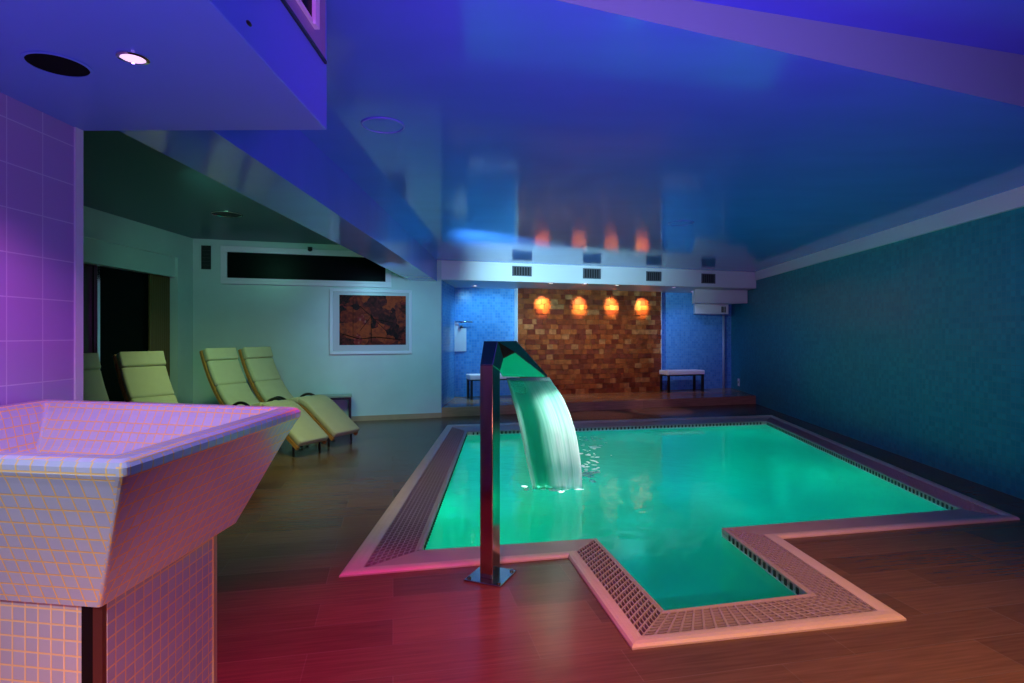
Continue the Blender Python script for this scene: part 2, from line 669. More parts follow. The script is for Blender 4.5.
# walls
bm = NB()
wallbox(bm, (RW(YB), YB), (RW(12.6), 12.6), 0, 2.9, .12, -1)
struct('wall_right', bm, M['mosaic'])
bm = NB()
wallbox(bm, (XL - .1, FW(XL - .1)), NA, 0, 2.75, .12, 1)
struct('wall_back', bm, M['lounge_plaster'])
bm = NB()
wallbox(bm, NA + Vector((0, .1, 0)), NBK + Vector((0, .1, 0)), 0, 2.3, .12, 1)
struct('wall_niche_left', bm, M['mosaic_niche'])
bm = NB()
wallbox(bm, NBK - FDIR * .2, NBR + FDIR * .2, 0, 2.3, .12, 1)
struct('wall_niche_back', bm, M['mosaic_niche'])
bm = NB()
wallbox(bm, NA, NR + FDIR * .05, ZN, 2.62, .12, 1)
struct('wall_header', bm, M['white_paint'])
bm = NB()
prism(bm, [NA + Vector((0, .1, 0)), NR + Vector((0, .1, 0)), NBR + Vector((0, .1, 0)), NBK + Vector((0, .1, 0))], ZN, ZN + .08)
struct('ceiling_niche', bm, mat('niche_ceiling_paint', C(.55, .62, .75), .4))
# raised niche platform
bm = NB()
prism(bm, [NA + Vector((.001, .02, 0)), NR + Vector((0, .02, 0)), NBR, NBK], 0.0, ZP)
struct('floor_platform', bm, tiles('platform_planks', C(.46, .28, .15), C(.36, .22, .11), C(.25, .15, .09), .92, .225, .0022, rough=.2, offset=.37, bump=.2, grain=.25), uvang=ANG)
# left lounge wall around the opening
DY0, DY1, DZ = 5.2, 7.60, 2.045
bm = NB()
box(bm, XL - .12, XL, DY1, FW(XL) + .05, 0, 2.75)
box(bm, XL - .12, XL, 1.5, DY1, DZ, 2.75)
box(bm, XL - .12, XL, 1.5, DY0, 0, DZ)
struct('wall_left', bm, M['lounge_plaster'])
bm = NB()
box(bm, XL, XL + .03, 1.6, DY1 + .06, 2.30, 2.33)
struct('trim_1', bm, M['lounge_plaster'])
bm = NB()
box(bm, XL, XL + .03, DY1, DY1 + .08, 0, DZ + .26)
struct('trim_2', bm, M['lounge_plaster'])
# sliding door set in the opening
d = bpy.data.objects.new('door_1', None)
link(d)
d['kind'] = 'structure'
bm = NB()
box(bm, XL - .14, XL - .12, 6.25, 7.90, 0, DZ)
obj('dark_panel', bm, M['glass_dark'], d)
bm = NB()
box(bm, XL - .13, XL - .11, DY0, 6.25, 0, DZ)
obj('dark_panel', bm, mat('dark_brown_door', C(.03, .010, .008), .3), d)
bm = NB()
for k in range(16):
    y0 = 7.20 + k * .044
    lathe(bm, [(.026, 0), (.026, DZ)], 10, Matrix.Translation((XL - .09, y0 + .022, 0)))
obj('curtain', bm, M['brown_panel'], d, smooth=True)
bm = NB()
box(bm, XL - .10, XL - .06, 6.255, 6.295, 0, DZ)
obj('pull_bar', bm, M['chrome'], d)
# back wall behind the camera and near left wall
bm = NB()
wallbox(bm, (XL - .1, YB), (5.2, YB), 0, 2.9, .1, -1)
struct('wall_front', bm, mat('warm_reflected_wall', C(.22, .13, .06), .6, vary=.2))  # unseen wall; brown chosen to warm the reflection in the spout post

# ------------------------------------------------------------------ ceilings
RA, RB = Vector((.148, 1.997, 0)), Vector((2.594, 2.938, 0))
rl = lambda x: 1.997 + (2.938 - 1.997) / (2.594 - .148) * (x - .148)
zr = lambda x: 2.567 + .076 * (x - .675)
bm = NB()
poly = [(-1.25, rl(-1.25)), (4.4, rl(4.4)), NR + Vector((.1, .03, 0)), (-1.25, FW(-1.25) + .03)]
flat(bm, [poly], ZC)
for f in bm.faces:
    if f.normal.z > 0:
        f.normal_flip()
struct('ceiling', bm, M['ceiling'], recalc=False)
bm = NB()
quad(bm, (-.8, rl(-.8), ZC), (4.4, rl(4.4), ZC), (4.4, rl(4.4), zr(4.4)), (-.8, rl(-.8), zr(-.8)))
struct('trim_3', bm, mat('riser_paint', C(.17, .52, .34), .4))  # base colour shifted to green to offset the violet light
bm = NB()
quad(bm, (-.8, YB, zr(-.8)), (4.4, YB, zr(4.4)), (4.4, rl(4.4), zr(4.4)), (-.8, rl(-.8), zr(-.8)))
quad(bm, (-1.6, YB, zr(-.8)), (-.8, YB, zr(-.8)), (-.8, rl(-.8), zr(-.8)), (-1.6, rl(-1.6), zr(-.8)))
struct('ceiling_raised', bm, M['ceiling'])
bm = NB()
flat(bm, [[(XL - .1, YB), (-1.4, YB), (-1.4, 9.2), (XL - .1, 9.2)]], ZL)
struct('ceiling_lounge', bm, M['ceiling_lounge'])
bm = NB()
prism(bm, [(-1.583, 1.5), (-1.205, 1.5), (-1.167, FW(-1.167)), (-1.566, FW(-1.566))], ZB, ZL + .02)
struct('ceiling_beam', bm, M['ceiling'])
# cornice along the right wall
bm = NB()
prism(bm, [(RW(rl(4) + .1), rl(4) + .1), (RW(10.74), 10.74), (RW(10.74) - .035, 10.74), (RW(rl(4) + .1) - .035, rl(4) + .1)], 2.295, ZC)
struct('trim_4', bm, M['white_paint'])
# baseboards
bm = NB()
wallbox(bm, (XL, FW(XL)), NA, 0, .075, .015, -1)
struct('baseboard_back', bm, M['baseboard'])

# ------------------------------------------------------------------ the tiled portal at the left: side wall, bulkhead with chute
XW, YE, ZU, XBK = -1.45, 1.95, 1.985, -.622
bm = NB()
box(bm, XW - .14, XW, YB, YE, 0, ZU + .02)
struct('wall_portal', bm, M['jamb_tile'])
bm = NB()
box(bm, XW - .002, XW + .006, YE - .03, YE + .004, 0, ZU)
struct('trim_5', bm, M['white_paint'])
bm = NB()
prism(bm, [(XW - .14, YB), (XBK, YB), (XBK, YE), (XW - .14, YE + .01)], ZU, 2.75)
struct('ceiling_bulkhead', bm, M['bulkhead'], bevel=.004)
# framed dark pane on the bulkhead's side face
w2 = bpy.data.objects.new('window_2', None)
link(w2)
w2['kind'] = 'structure'
bm = NB()
box(bm, XBK, XBK + .006, .6, 1.915, 2.205, 2.44)
obj('backing_panel', bm, mat('violet_panel', C(.30, .26, .42), .35), w2)
bm = NB()
box(bm, XBK + .006, XBK + .010, .6, 1.775, 2.262, 2.44)
obj('pane', bm, M['glass_dark'], w2)
bm = NB()
box(bm, XBK + .006, XBK + .022, 1.775, 1.81, 2.25, 2.44)
box(bm, XBK + .006, XBK + .014, .6, 1.775, 2.25, 2.262)
obj('window_frame', bm, M['frame'], w2)
bm = NB()
box(bm, XBK + .0, XBK + .008, .6, 1.925, 2.196, 2.205)
obj('shadow_gap', bm, M['black'], w2)

# ------------------------------------------------------------------ pool
def lerp(a, b, t):
    return a + (b - a) * t


def strip(bm, i, j, f0, f1, prof):             # sweep a height profile over the strip of edge i-j between fractions f0..f1 (0 outer, 1 inner)
    a0, a1 = lerp(O[i], I[i], f0), lerp(O[i], I[i], f1)
    b0, b1 = lerp(O[j], I[j], f0), lerp(O[j], I[j], f1)
    A = [bm.verts.new(lerp(a0, a1, t) + Vector((0, 0, z))) for t, z in prof]
    B = [bm.verts.new(lerp(b0, b1, t) + Vector((0, 0, z))) for t, z in prof]
    for k in range(len(prof) - 1):
        bm.faces.new((A[k], A[k + 1], B[k + 1], B[k]))
    return bm


FB, FG = .27, .90
NOSE = [(0, -.01), (0, .008), (.12, .018), (.35, .022), (.7, .020), (1, .012), (1, -.03)]
EDGES = [(8, 1, True), (1, 2, False), (2, 3, True), (3, 4, True), (4, 5, True), (5, 6, False), (6, 7, True), (7, 8, False)]
bm = NB()
for i, j, g in EDGES:
    strip(bm, i, j, 0, FB, NOSE)
struct('trim_6', bm, M['stone'], smooth=False)
bm = NB()
for i, j, g in EDGES:
    if g:
        strip(bm, i, j, FG, 1, [(0, -.06), (0, .006), (.5, .010), (1, .004), (1, -.04)])
    else:
        strip(bm, i, j, FB, 1, [(0, .0), (.02, .006), (.97, .006), (1, .0), (1, -.04)])
struct('trim_7', bm, M['slab'])
bm = NB()
for i, j, g in EDGES:
    if g:
        strip(bm, i, j, FB, FG, [(0, -.01), (0, -.07), (1, -.07), (1, -.01)])
struct('trim_8', bm, mat('channel_concrete', C(.02, .014, .016), .6))

GL = {(8, 1): 'long pale overflow grate along the left pool edge', (2, 3): 'pink-lit overflow grate on the left side of the step recess',
      (3, 4): 'overflow grate across the front of the step recess, nearest the camera', (4, 5): 'overflow grate on the right side of the step recess',
      (6, 7): 'shaded green overflow grate along the right pool edge by the mosaic wall'}
for i, j, g in EDGES:
    if not g:
        continue
    a0, a1 = lerp(O[i], I[i], FB), lerp(O[i], I[i], FG)
    b0, b1 = lerp(O[j], I[j], FB), lerp(O[j], I[j], FG)
    P = lambda u, v, z: lerp(lerp(a0, b0, u), lerp(a1, b1, u), v) + Vector((0, 0, z))
    ln = (lerp(a0, a1, .5) - lerp(b0, b1, .5)).length
    wd = (a0 - a1).length
    bm = NB()
    nv = 8
    for k in range(nv + 1):
        h = .0038 / wd
        v0, v1 = max(0, k / nv - h), min(1, k / nv + h)
        hexa(bm, [P(0, v0, -.02), P(1, v0, -.02), P(1, v1, -.02), P(0, v1, -.02)], [P(0, v0, .006), P(1, v0, .006), P(1, v1, .006), P(0, v1, .006)])
    nu = int(ln / .048)
    for k in range(nu + 1):
        h = .0052 / ln
        u0, u1 = max(0, k / nu - h), min(1, k / nu + h)
        hexa(bm, [P(u0, 0, -.018), P(u1, 0, -.018), P(u1, 1, -.018), P(u0, 1, -.018)], [P(u0, 0, .0075), P(u1, 0, .0075), P(u1, 1, .0075), P(u0, 1, .0075)])
    o = obj('overflow_grate', bm, M['grate'])
    tag(o, GL[(i, j)], 'grate', 'overflow grates around the pool')

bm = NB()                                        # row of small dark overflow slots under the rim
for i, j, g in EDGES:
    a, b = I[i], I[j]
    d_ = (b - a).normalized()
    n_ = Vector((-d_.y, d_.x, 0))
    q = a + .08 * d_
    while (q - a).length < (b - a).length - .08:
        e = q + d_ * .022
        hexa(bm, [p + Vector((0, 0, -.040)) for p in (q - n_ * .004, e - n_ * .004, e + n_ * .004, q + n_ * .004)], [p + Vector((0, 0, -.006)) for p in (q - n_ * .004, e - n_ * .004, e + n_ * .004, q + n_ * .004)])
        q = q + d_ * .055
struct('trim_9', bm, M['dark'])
ZW = -.05
DEEP, STEP = -1.15, -.42
bm = NB()
for i, j, g in EDGES:
    zb = STEP if (i, j) in ((2, 3), (3, 4), (4, 5)) else DEEP
    a, b = I[i], I[j]
    quad(bm, (a.x, a.y, -.03), (b.x, b.y, -.03), (b.x, b.y, zb), (a.x, a.y, zb))
flat(bm, [[I[i] for i in (1, 2, 5, 6, 7, 8)]], DEEP)
flat(bm, [[I[i] for i in (2, 3, 4, 5)]], STEP)
quad(bm, (I[2].x, I[2].y, STEP), (I[5].x, I[5].y, STEP), (I[5].x, I[5].y, DEEP), (I[2].x, I[2].y, DEEP))
struct('pool_shell', bm, M['pool_tile'])
bm = NB()
flat(bm, [[I[i] for i in ORDER]], ZW)
for f in bm.faces:
    if f.normal.z < 0:
        f.normal_flip()
o = obj('pool_water', bm, M['water'], recalc=False)
tag(o, 'glowing turquoise green water filling the pool', 'water', kind='stuff')

# two round lamps on the shallow step of the recess, seen through the water
for (px, py), lab in (((740, 573), 'small round underwater lamp in the step recess, farther from the camera'), ((768, 586), 'small round underwater lamp in the step recess, nearer the corner of the grates')):
    p = fl(px, py, STEP + .02)
    t = root('pool_lamp', (p.x, p.y, STEP), 0, lab, 'lamp', 'underwater lamps in the step recess')
    bm = NB()
    lathe(bm, [(.050, 0), (.050, .010), (.040, .016)], 24)
    obj('bezel', bm, M['steel'], t, smooth=False)
    bm = NB()
    lathe(bm, [(.037, .010), (.034, .021), (.018, .024)], 24)
    obj('lens', bm, M['lens_green'], t, smooth=True)

# ------------------------------------------------------------------ waterfall spout
PHI = math.radians(23)
sp = Vector((-.118, 3.10, 0))
t = root('waterfall_spout', sp, -PHI, 'bent polished steel waterfall spout standing on the near left pool edge', 'spout')
bm = NB()
box(bm, -.105, .105, -.10, .12, .0, .010)
obj('base_plate', bm, M['steel_brushed'], t, bevel=.003)
for sx in (-1, 1):
    for sy in (-1, 1):
        bm = NB()
        lathe(bm, [(.011, .010), (.011, .018), (.006, .021)], 12, Matrix.Translation((sx * .086, sy * .085 + .01, 0)))
        obj('bolt', bm, M['steel'], t)
# hollow bent blade: side profile (forward, height) outer/inner and half width
prof = [  # (s_out, z_out, s_in, z_in, half width)
    (-.045, .010, .050, .010, .037),
    (-.045, 1.135, .050, 1.10, .037),
    (.010, 1.262, .085, 1.165, .042),
    (.185, 1.262, .165, 1.195, .078),
    (.500, 1.052, .497, 1.034, .148)]
bm = NB()
rings = []
for so, zo, si, zi, h in prof:
    rings.append([bm.verts.new((x, s, z)) for x, s, z in ((-h, so, zo), (h, so, zo), (h, si, zi), (-h, si, zi))])
for a, b in zip(rings[:2], rings[1:2]):
    for k in range(4):
        bm.faces.new((a[k], a[(k + 1) % 4], b[(k + 1) % 4], b[k]))
bm.faces.new(rings[0][::-1])
bm.faces.new(rings[1])
for v in [v for r in rings[2:] for v in r]:
    bm.verts.remove(v)
obj('post', bm, M['steel'], t, bevel=.003)
bm = NB()
rings = []
for so, zo, si, zi, h in prof[1:]:
    rings.append([bm.verts.new((x, s, z)) for x, s, z in ((-h, so, zo), (h, so, zo), (h, si, zi), (-h, si, zi))])
for a, b in zip(rings, rings[1:]):
    for k in range(4):
        bm.faces.new((a[k], a[(k + 1) % 4], b[(k + 1) % 4], b[k]))
bm.faces.new(rings[0][::-1])
bm.faces.new(rings[-1])
obj('head', bm, M['steel'], t, bevel=.003)

# falling sheet: two edges followed in space, a little thickness
def P3(px, py, y):
    return Vector(((px - CX) * y / F, y, zat(py, y)))


LE = smooth_path([P3(506.5, 377.5, 3.62), P3(512, 396, 3.98), P3(518, 418, 4.32), P3(526, 458, 4.80), P3(533, 490, 5.05)], 6)
RE = smooth_path([P3(549.5, 377.5, 3.49), P3(564, 400, 3.95), P3(575, 430, 4.42), P3(580.5, 462, 4.80), P3(582, 488, 5.05)], 6)
bm = NB()
uvl = bm.loops.layers.uv.verify()
nu = 16
rows = []
for a, b in zip(LE, RE):
    rows.append([lerp(a, b, k / nu) + Vector((0, .0, 0)) for k in range(nu + 1)])
V = []
for ri, row in enumerate(rows):
    amp = .012 * ri / len(rows)
    V.append([bm.verts.new(p + Vector((0, amp * math.sin(k * 2.1 + ri * .25), 0))) for k, p in enumerate(row)])
for r in range(len(V) - 1):
    for k in range(nu):
        f = bm.faces.new((V[r][k], V[r + 1][k], V[r + 1][k + 1], V[r][k + 1]))
        for l, (uu, vv) in zip(f.loops, ((k, r), (k, r + 1), (k + 1, r + 1), (k + 1, r))):
            l[uvl].uv = (uu / nu, vv / (len(V) - 1))
o = obj('water_sheet', bm, M['sheet'], keepuv=True, smooth=True)
md = o.modifiers.new('thickness', 'SOLIDIFY')
md.thickness = .008
tag(o, 'curved sheet of falling water pouring from the steel spout into the pool', 'water', kind='stuff')
# foam where it lands, and white blobs modelling reflected shimmer to its right
bm = NB()
for k in range(110):
    if k < 20:
        c = fl(random.gauss(556, 16), random.gauss(488, 2.5), ZW)
    else:
        c = fl(random.gauss(587, 7) + (8 if random.random() < .3 else 0), random.choice((437, 441, 446, 456, 464, 472, 478)) + random.gauss(0, 2.0), ZW)
    r = random.uniform(.008, .026)
    mtx = Matrix.Translation(c) @ Matrix.Rotation(random.uniform(0, PI), 4, 'Z') @ Matrix.Diagonal((random.uniform(1, 3), 1, .35, 1))
    bmesh.ops.create_icosphere(bm, subdivisions=1, radius=r, matrix=mtx)
o = obj('foam_and_shimmer', bm, M['foam'], smooth=True)
tag(o, 'white foam under the falling sheet and modelled reflection shimmer right of it', 'foam', kind='stuff')

# ------------------------------------------------------------------ mosaic ice basin, foreground left
ZT, ZBB = 1.10, .815
bowl_quad = [Vector((-.606, .906, 0)), Vector((-.575, 1.60, 0)), Vector((-1.443, 1.80, 0)), Vector((-1.443, 1.03, 0))]   # ccw


def inset(q, d):
    n = len(q)
    out = []
    dd = d if isinstance(d, (list, tuple)) else [d] * n
    for i in range(n):
        a, b, c = q[i - 1], q[i], q[(i + 1) % n]
        d1, d2 = (b - a).normalized(), (c - b).normalized()
        n1, n2 = Vector((-d1.y, d1.x, 0)), Vector((-d2.y, d2.x, 0))
        e1, e2 = dd[i - 1], dd[i]
        p1, p2 = a + n1 * e1, b + n2 * e2
        den = d1.x * d2.y - d1.y * d2.x
        s = ((p2.x - p1.x) * d2.y - (p2.y - p1.y) * d2.x) / den
        out.append(p1 + d1 * s)
    return out


def rounded(q, r, seg=4):
    n = len(q)
    out = []
    for i in range(n):
        a, b, c = q[i - 1], q[i], q[(i + 1) % n]
        d1, d2 = (a - b).normalized(), (c - b).normalized()
        p0, p2 = b + d1 * r, b + d2 * r
        for k in range(seg + 1):
            s = k / seg
            out.append(p0 * (1 - s) ** 2 + b * 2 * s * (1 - s) + p2 * s * s)
    return out


t = root('ice_basin', (-1.0, 1.3, 0), 0, 'large flared mosaic basin on a tiled pedestal at the left front', 'basin')
OFF = -Vector((-1.0, 1.3, 0))
RINGS = [(.812, (.134, .125, .02, .108)), (.90, (.092, .086, .015, .075)), (1.0, (.045, .042, .008, .037)), (1.055, (.016, .015, .003, .014)), (1.075, (.004, .003, .001, .004)), (1.088, (.003, .003, .001, .003)),
         (1.096, (.008, .008, .004, .008)), (1.10, (.018, .018, .01, .018)), (1.10, (.050, .042, .04, .042)), (1.094, (.061, .052, .05, .052)), (1.07, (.070, .062, .06, .062)), (.98, (.13, .11, .08, .12)), (.90, (.19, .17, .13, .18))]
bm = NB()
rings = []
for z, d in RINGS:
    rings.append([bm.verts.new(p + Vector((0, 0, z)) + OFF) for p in rounded(inset(bowl_quad, d), .007 if z < 1.05 or z == .98 else .014)])
for a, b in zip(rings, rings[1:]):
    n = len(a)
    for k in range(n):
        bm.faces.new((a[k], a[(k + 1) % n], b[(k + 1) % n], b[k]))
bm.faces.new(rings[0][::-1])
bm.faces.new(rings[-1])
obj('bowl', bm, M['bowl'], t, recalc=False)
pq = inset(bowl_quad, (.135, .15, .02, .13))
pq[0] = Vector((-.738, 1.044, 0)); pq[1] = Vector((-.738, 1.43, 0))
bm = NB()
prism(bm, [p + OFF for p in (pq[0] + Vector((-.040, .006, 0)), pq[0] + Vector((-.040, .014, 0)), pq[0] + Vector((0, .014, 0)), pq[1], Vector((pq[3].x, pq[1].y + .1, 0)), Vector((pq[3].x, pq[0].y + .105, 0)))], 0, .811)
obj('pedestal', bm, M['pedestal'], t)
bm = NB()
box(bm, -.040, -.018, .004, .015, 0, .811, Matrix.Translation(pq[0] + OFF))
obj('corner_strip', bm, mat('dark_bronze_strip', C(.03, .015, .012), .25, metal=.6), t)
bm = NB()
box(bm, -.018, -.001, .002, .015, 0, .811, Matrix.Translation(pq[0] + OFF))
obj('corner_strip', bm, mat('red_bronze_strip', C(.22, .06, .04), .3, metal=.6), t)
bm = NB()
box(bm, -.012, .004, -.002, .014, 0, .814, Matrix.Translation(pq[1] + OFF))
obj('edge_trim', bm, M['baseboard'], t)

# ice chute opening and lamp in the bulkhead above the basin
p = Vector(((58 - CX) / F, 1, 0))
yy = (ZU - H) * F / (HZ - 64.5)
t = root('ice_chute', ((58 - CX) * yy / F, yy, ZU), 0, 'round black chute opening in the bulkhead above the mosaic basin', 'chute')
bm = NB()
lathe(bm, [(.074, -.0005), (.074, -.003), (.0665, -.004), (.0665, -.001)], 40, cap=False)
obj('collar', bm, M['bulkhead'], t, smooth=False)
bm = NB()
lathe(bm, [(.0665, -.0015), (.0665, -.001)], 40)
obj('opening', bm, mat('chute_black', C(.004, .004, .005), .8, spec=.1), t)


def spotlight(name, loc, r, label, lens, group=None, ring=None):
    t = root(name, loc, 0, label, 'lamp', group)
    bm = NB()
    lathe(bm, [(r, .0), (r, -.004), (r * .78, -.006), (r * .72, -.001)], 28, cap=False)
    obj('bezel', bm, ring or M['chrome'], t)
    bm = NB()
    lathe(bm, [(r * .75, -.004), (r * .5, -.006)], 28)
    obj('lens', bm, lens, t)
    return t


yy = (ZU - H) * F / (HZ - 57)
BL = Vector(((133 - CX) * yy / F, yy, ZU))
spotlight('recessed_lamp', BL, .036, 'small lit pink recessed lamp beside the black chute opening', M['lens_pink'])
yy = (ZU - H) * F / (HZ - 22)
bm = NB()
bmesh.ops.create_uvsphere(bm, u_segments=16, v_segments=8, radius=.006, matrix=Matrix.Translation(((249 - CX) * yy / F, yy, ZU - .003)) @ Matrix.Diagonal((.7, 1.9, .8, 1)))
tag(obj('ceiling_hook', bm, M['black'], smooth=True), 'tiny dark fitting on the bulkhead right of the lit lamp', 'fitting')

# ceiling rings (flush speakers)
for (px, py, z, r, lab, m_) in ((383, 125, ZC, .118, 'faint round flush speaker in the blue ceiling above the spout', M['ceiling']),
                                (681, 223, ZC, .13, 'barely visible round flush speaker in the teal ceiling before the header', M['ceiling']),
                                (227, 214, ZL, .16, 'dark round recessed light in the lower lounge ceiling', M['dark'])):
    yy = (z - H) * F / (HZ - py)
    t = root('flush_speaker' if z == ZC else 'recessed_downlight', ((px - CX) * yy / F, yy, z), 0, lab, 'speaker' if z == ZC else 'lamp')
    bm = NB()
    lathe(bm, [(r, 0), (r, -.006), (r * .93, -.008), (r * .91, -.002)], 48, cap=False)
    obj('rim', bm, M['bulkhead'] if z == ZC else M['steel_brushed'], t)
    bm = NB()
    lathe(bm, [(r * .915, -.003), (r * .6, -.004)], 48)
    obj('disc', bm, m_, t)

# ------------------------------------------------------------------ things on the far wall
ROT = math.atan2(.31, 1)                         # local x along the far wall, local -y towards the room


def far_rect(x0, x1, y0, y1, off=0.0):           # root position plus extents in wall coordinates
    a, b = onfar(x0, off), onfar(x1, off)
    za = zat(y0, (a.y + b.y) / 2)
    zb = zat(y1, (a.y + b.y) / 2)
    return a, (b - a).length, zb, za


def picture_bars(bm, w, z0, z1, b, y0, y1):
    box(bm, 0, w, y0, y1, z0, z0 + b)
    box(bm, 0, w, y0, y1, z1 - b, z1)
    box(bm, 0, b, y0, y1, z0 + b, z1 - b)
    box(bm, w - b, w, y0, y1, z0 + b, z1 - b)


# long high window
a, w, z0, z1 = far_rect(221, 391, 247, 286)
z0, z1 = zat(284, onfar(222).y), zat(246, onfar(222).y)
d = bpy.data.objects.new('window_1', None)
link(d)
d.location = (a.x, a.y, 0)
d.rotation_euler = (0, 0, ROT)
d['kind'] = 'structure'
bm = NB()
picture_bars(bm, w, z0, z1, .085, -.05, .0)
obj('window_frame', bm, M['frame'], d, bevel=.006)
bm = NB()
picture_bars(bm, w - .10, z0 + .05, z1 - .05, .035, -.062, -.05)
o = obj('sash', bm, M['frame'], d, bevel=.003)
o.location = (.05, 0, 0)
bm = NB()
box(bm, .08, w - .08, -.02, -.012, z0 + .08, z1 - .08)
obj('pane', bm, M['glass_dark'], d)
# picture
a, w, z0, z1 = far_rect(329.5, 411.5, 289.5, 354)
t = root('framed_picture', (a.x, a.y, z0), ROT, 'white framed abstract painting in rust and brown on the lounge wall', 'picture')
hh = z1 - z0
bm = NB()
picture_bars(bm, w, 0, hh, .045, -.045, -.002)
obj('picture_frame', bm, M['frame'], t, bevel=.006)
bm = NB()
box(bm, .04, w - .04, -.022, -.004, .04, hh - .04)
obj('mat_board', bm, mat('grey_mat_board', C(.52, .56, .55), .3), t)
k0, k1 = (339 - 329.5) / 82, (405.5 - 329.5) / 82
v0, v1 = (354 - 345) / 64.5, (354 - 295.5) / 64.5
bm = NB()
uvl = bm.loops.layers.uv.verify()
vs = [bm.verts.new((x, -.0225, z)) for x, z in ((w * k0, hh * v0), (w * k1, hh * v0), (w * k1, hh * v1), (w * k0, hh * v1))]
f = bm.faces.new(vs)
for l, q in zip(f.loops, ((0, 0), (1.15, 0), (1.15, .85), (0, .85))):
    l[uvl].uv = q
obj('canvas', bm, M['painting'], t, keepuv=True, recalc=False)
bm = NB()                                        # drawn strokes of the painting
W_, H_ = w * (k1 - k0), hh * (v1 - v0)
def stroke(pts, th):
    for (ax, az), (bx_, bz) in zip(pts, pts[1:]):
        A = Vector((w * k0 + ax * W_, 0, hh * v0 + az * H_)); B = Vector((w * k0 + bx_ * W_, 0, hh * v0 + bz * H_))
        dd = (B - A).normalized(); nn = Vector((-dd.z, 0, dd.x)) * th / 2
        q = [A - nn, B - nn, B + nn, A + nn]
        hexa(bm, [p + Vector((0, -.0235, 0)) for p in q], [p + Vector((0, -.0228, 0)) for p in q])
stroke([(.20, .95), (.20, .18)], .008); stroke([(.47, .62), (.47, .05)], .012)
stroke([(.05, .22), (.30, .12), (.55, .16), (.95, .10)], .014)
stroke([(.30, .78), (.52, .52), (.80, .45)], .01); stroke([(.47, .58), (.30, .28)], .008); stroke([(.47, .58), (.72, .25)], .008)
obj('brush_strokes', bm, mat('dark_brush_strokes', C(.02, .008, .006), .9, spec=.05), t)

# dark wall vent
a, w, z0, z1 = far_rect(199.5, 213, 244, 271)
t = root('wall_vent', (a.x, a.y, z0), ROT, 'upright dark vent grille left of the long window', 'vent')
bm = NB()
picture_bars(bm, w, 0, z1 - z0, .022, -.015, -.001)
obj('frame', bm, M['lounge_plaster'], t)
bm = NB()
box(bm, .02, w - .02, -.004, -.001, .02, z1 - z0 - .02)
obj('backing', bm, M['black'], t)
for k in range(7):
    bm = NB()
    zz = .035 + k * (z1 - z0 - .07) / 6
    box(bm, .02, w - .02, -.010, -.004, zz - .004, zz + .004)
    obj('slat', bm, M['black'], t)
# small dark sensor over the window
a = onfar(310, .07)
zz = zat(249.5, a.y)
t = root('motion_sensor', (a.x, a.y, zz), ROT, 'small black rounded sensor fixed over the long dark window', 'sensor')
bm = NB()
bmesh.ops.create_uvsphere(bm, u_segments=20, v_segments=12, radius=.034, matrix=Matrix.Diagonal((1, .9, .85, 1)))
obj('body', bm, M['black'], t, smooth=True)
bm = NB()
box(bm, -.032, .032, -.02, .07, .02, .036)
obj('bracket', bm, M['black'], t)

# header vents
VL = ['leftmost header vent, over the blue mosaic and spout', 'header vent above the middle of the amber brick wall', 'header vent above the right end of the amber brick wall', 'rightmost header vent, above the white duct box']
for (x0, x1, y0, y1), lab in zip(((512, 531.5, 266.2, 276.2), (582.8, 600.5, 268.5, 278.8), (646, 661, 271.5, 281.2), (701.3, 715, 273.8, 283.5)), VL):
    a, w, z0, z1 = far_rect(x0, x1, y0, y1)
    hh = z1 - z0
    t = root('air_vent', (a.x, a.y, z0), ROT, lab, 'vent', 'air vents along the header')
    bm = NB()
    picture_bars(bm, w, 0, hh, .014, -.012, -.001)
    obj('vent_frame', bm, mat('grey_vent', C(.13, .14, .16), .4), t)
    bm = NB()
    box(bm, .01, w - .01, -.003, -.001, .01, hh - .01)
    obj('backing', bm, M['dark'], t)
    for k in range(7):
        bm = NB()
        xx = .03 + k * (w - .06) / 6
        box(bm, xx - .008, xx + .008, -.009, -.003, .012, hh - .012)
        obj('slat', bm, mat('vent_slat', C(.10, .10, .12), .4) if k == 0 and 'vent_slat' not in bpy.data.materials else bpy.data.materials['vent_slat'], t)

# ------------------------------------------------------------------ niche
# amber salt-brick wall
a, b = onback(517.5, .16), onback(660.5, .16)
w = (b - a).length
t = root('salt_brick_wall', (a.x, a.y, ZP), ROT, 'amber and brown salt brick feature wall at the centre of the niche', 'feature wall')
bm = NB()
hh = ZN - ZP
rows_n = 21
z = 0.0
rh = hh / rows_n
for r in range(rows_n):
    x = 0.0
    while x < w - 1e-4:
        bw = random.choice((.09, .12, .13, .15, .15, .19))
        if x + bw > w - .05:
            bw = w - x
        dp = random.uniform(0, .022)
        box(bm, x + .0015, x + bw - .0015, -dp - .01, .10, r * rh + .0015, (r + 1) * rh - .0015)
        x += bw
obj('bricks', bm, M['salt'], t, bevel=0)
bm = NB()
box(bm, -.012, 0, -.02, .15, 0, hh)
box(bm, w, w + .012, -.02, .15, 0, hh)
obj('edge_strip', bm, M['plastic'], t)
bm = NB()
box(bm, 0, w, .10, .15, 0, hh)
obj('backing', bm, M['dark'], t)

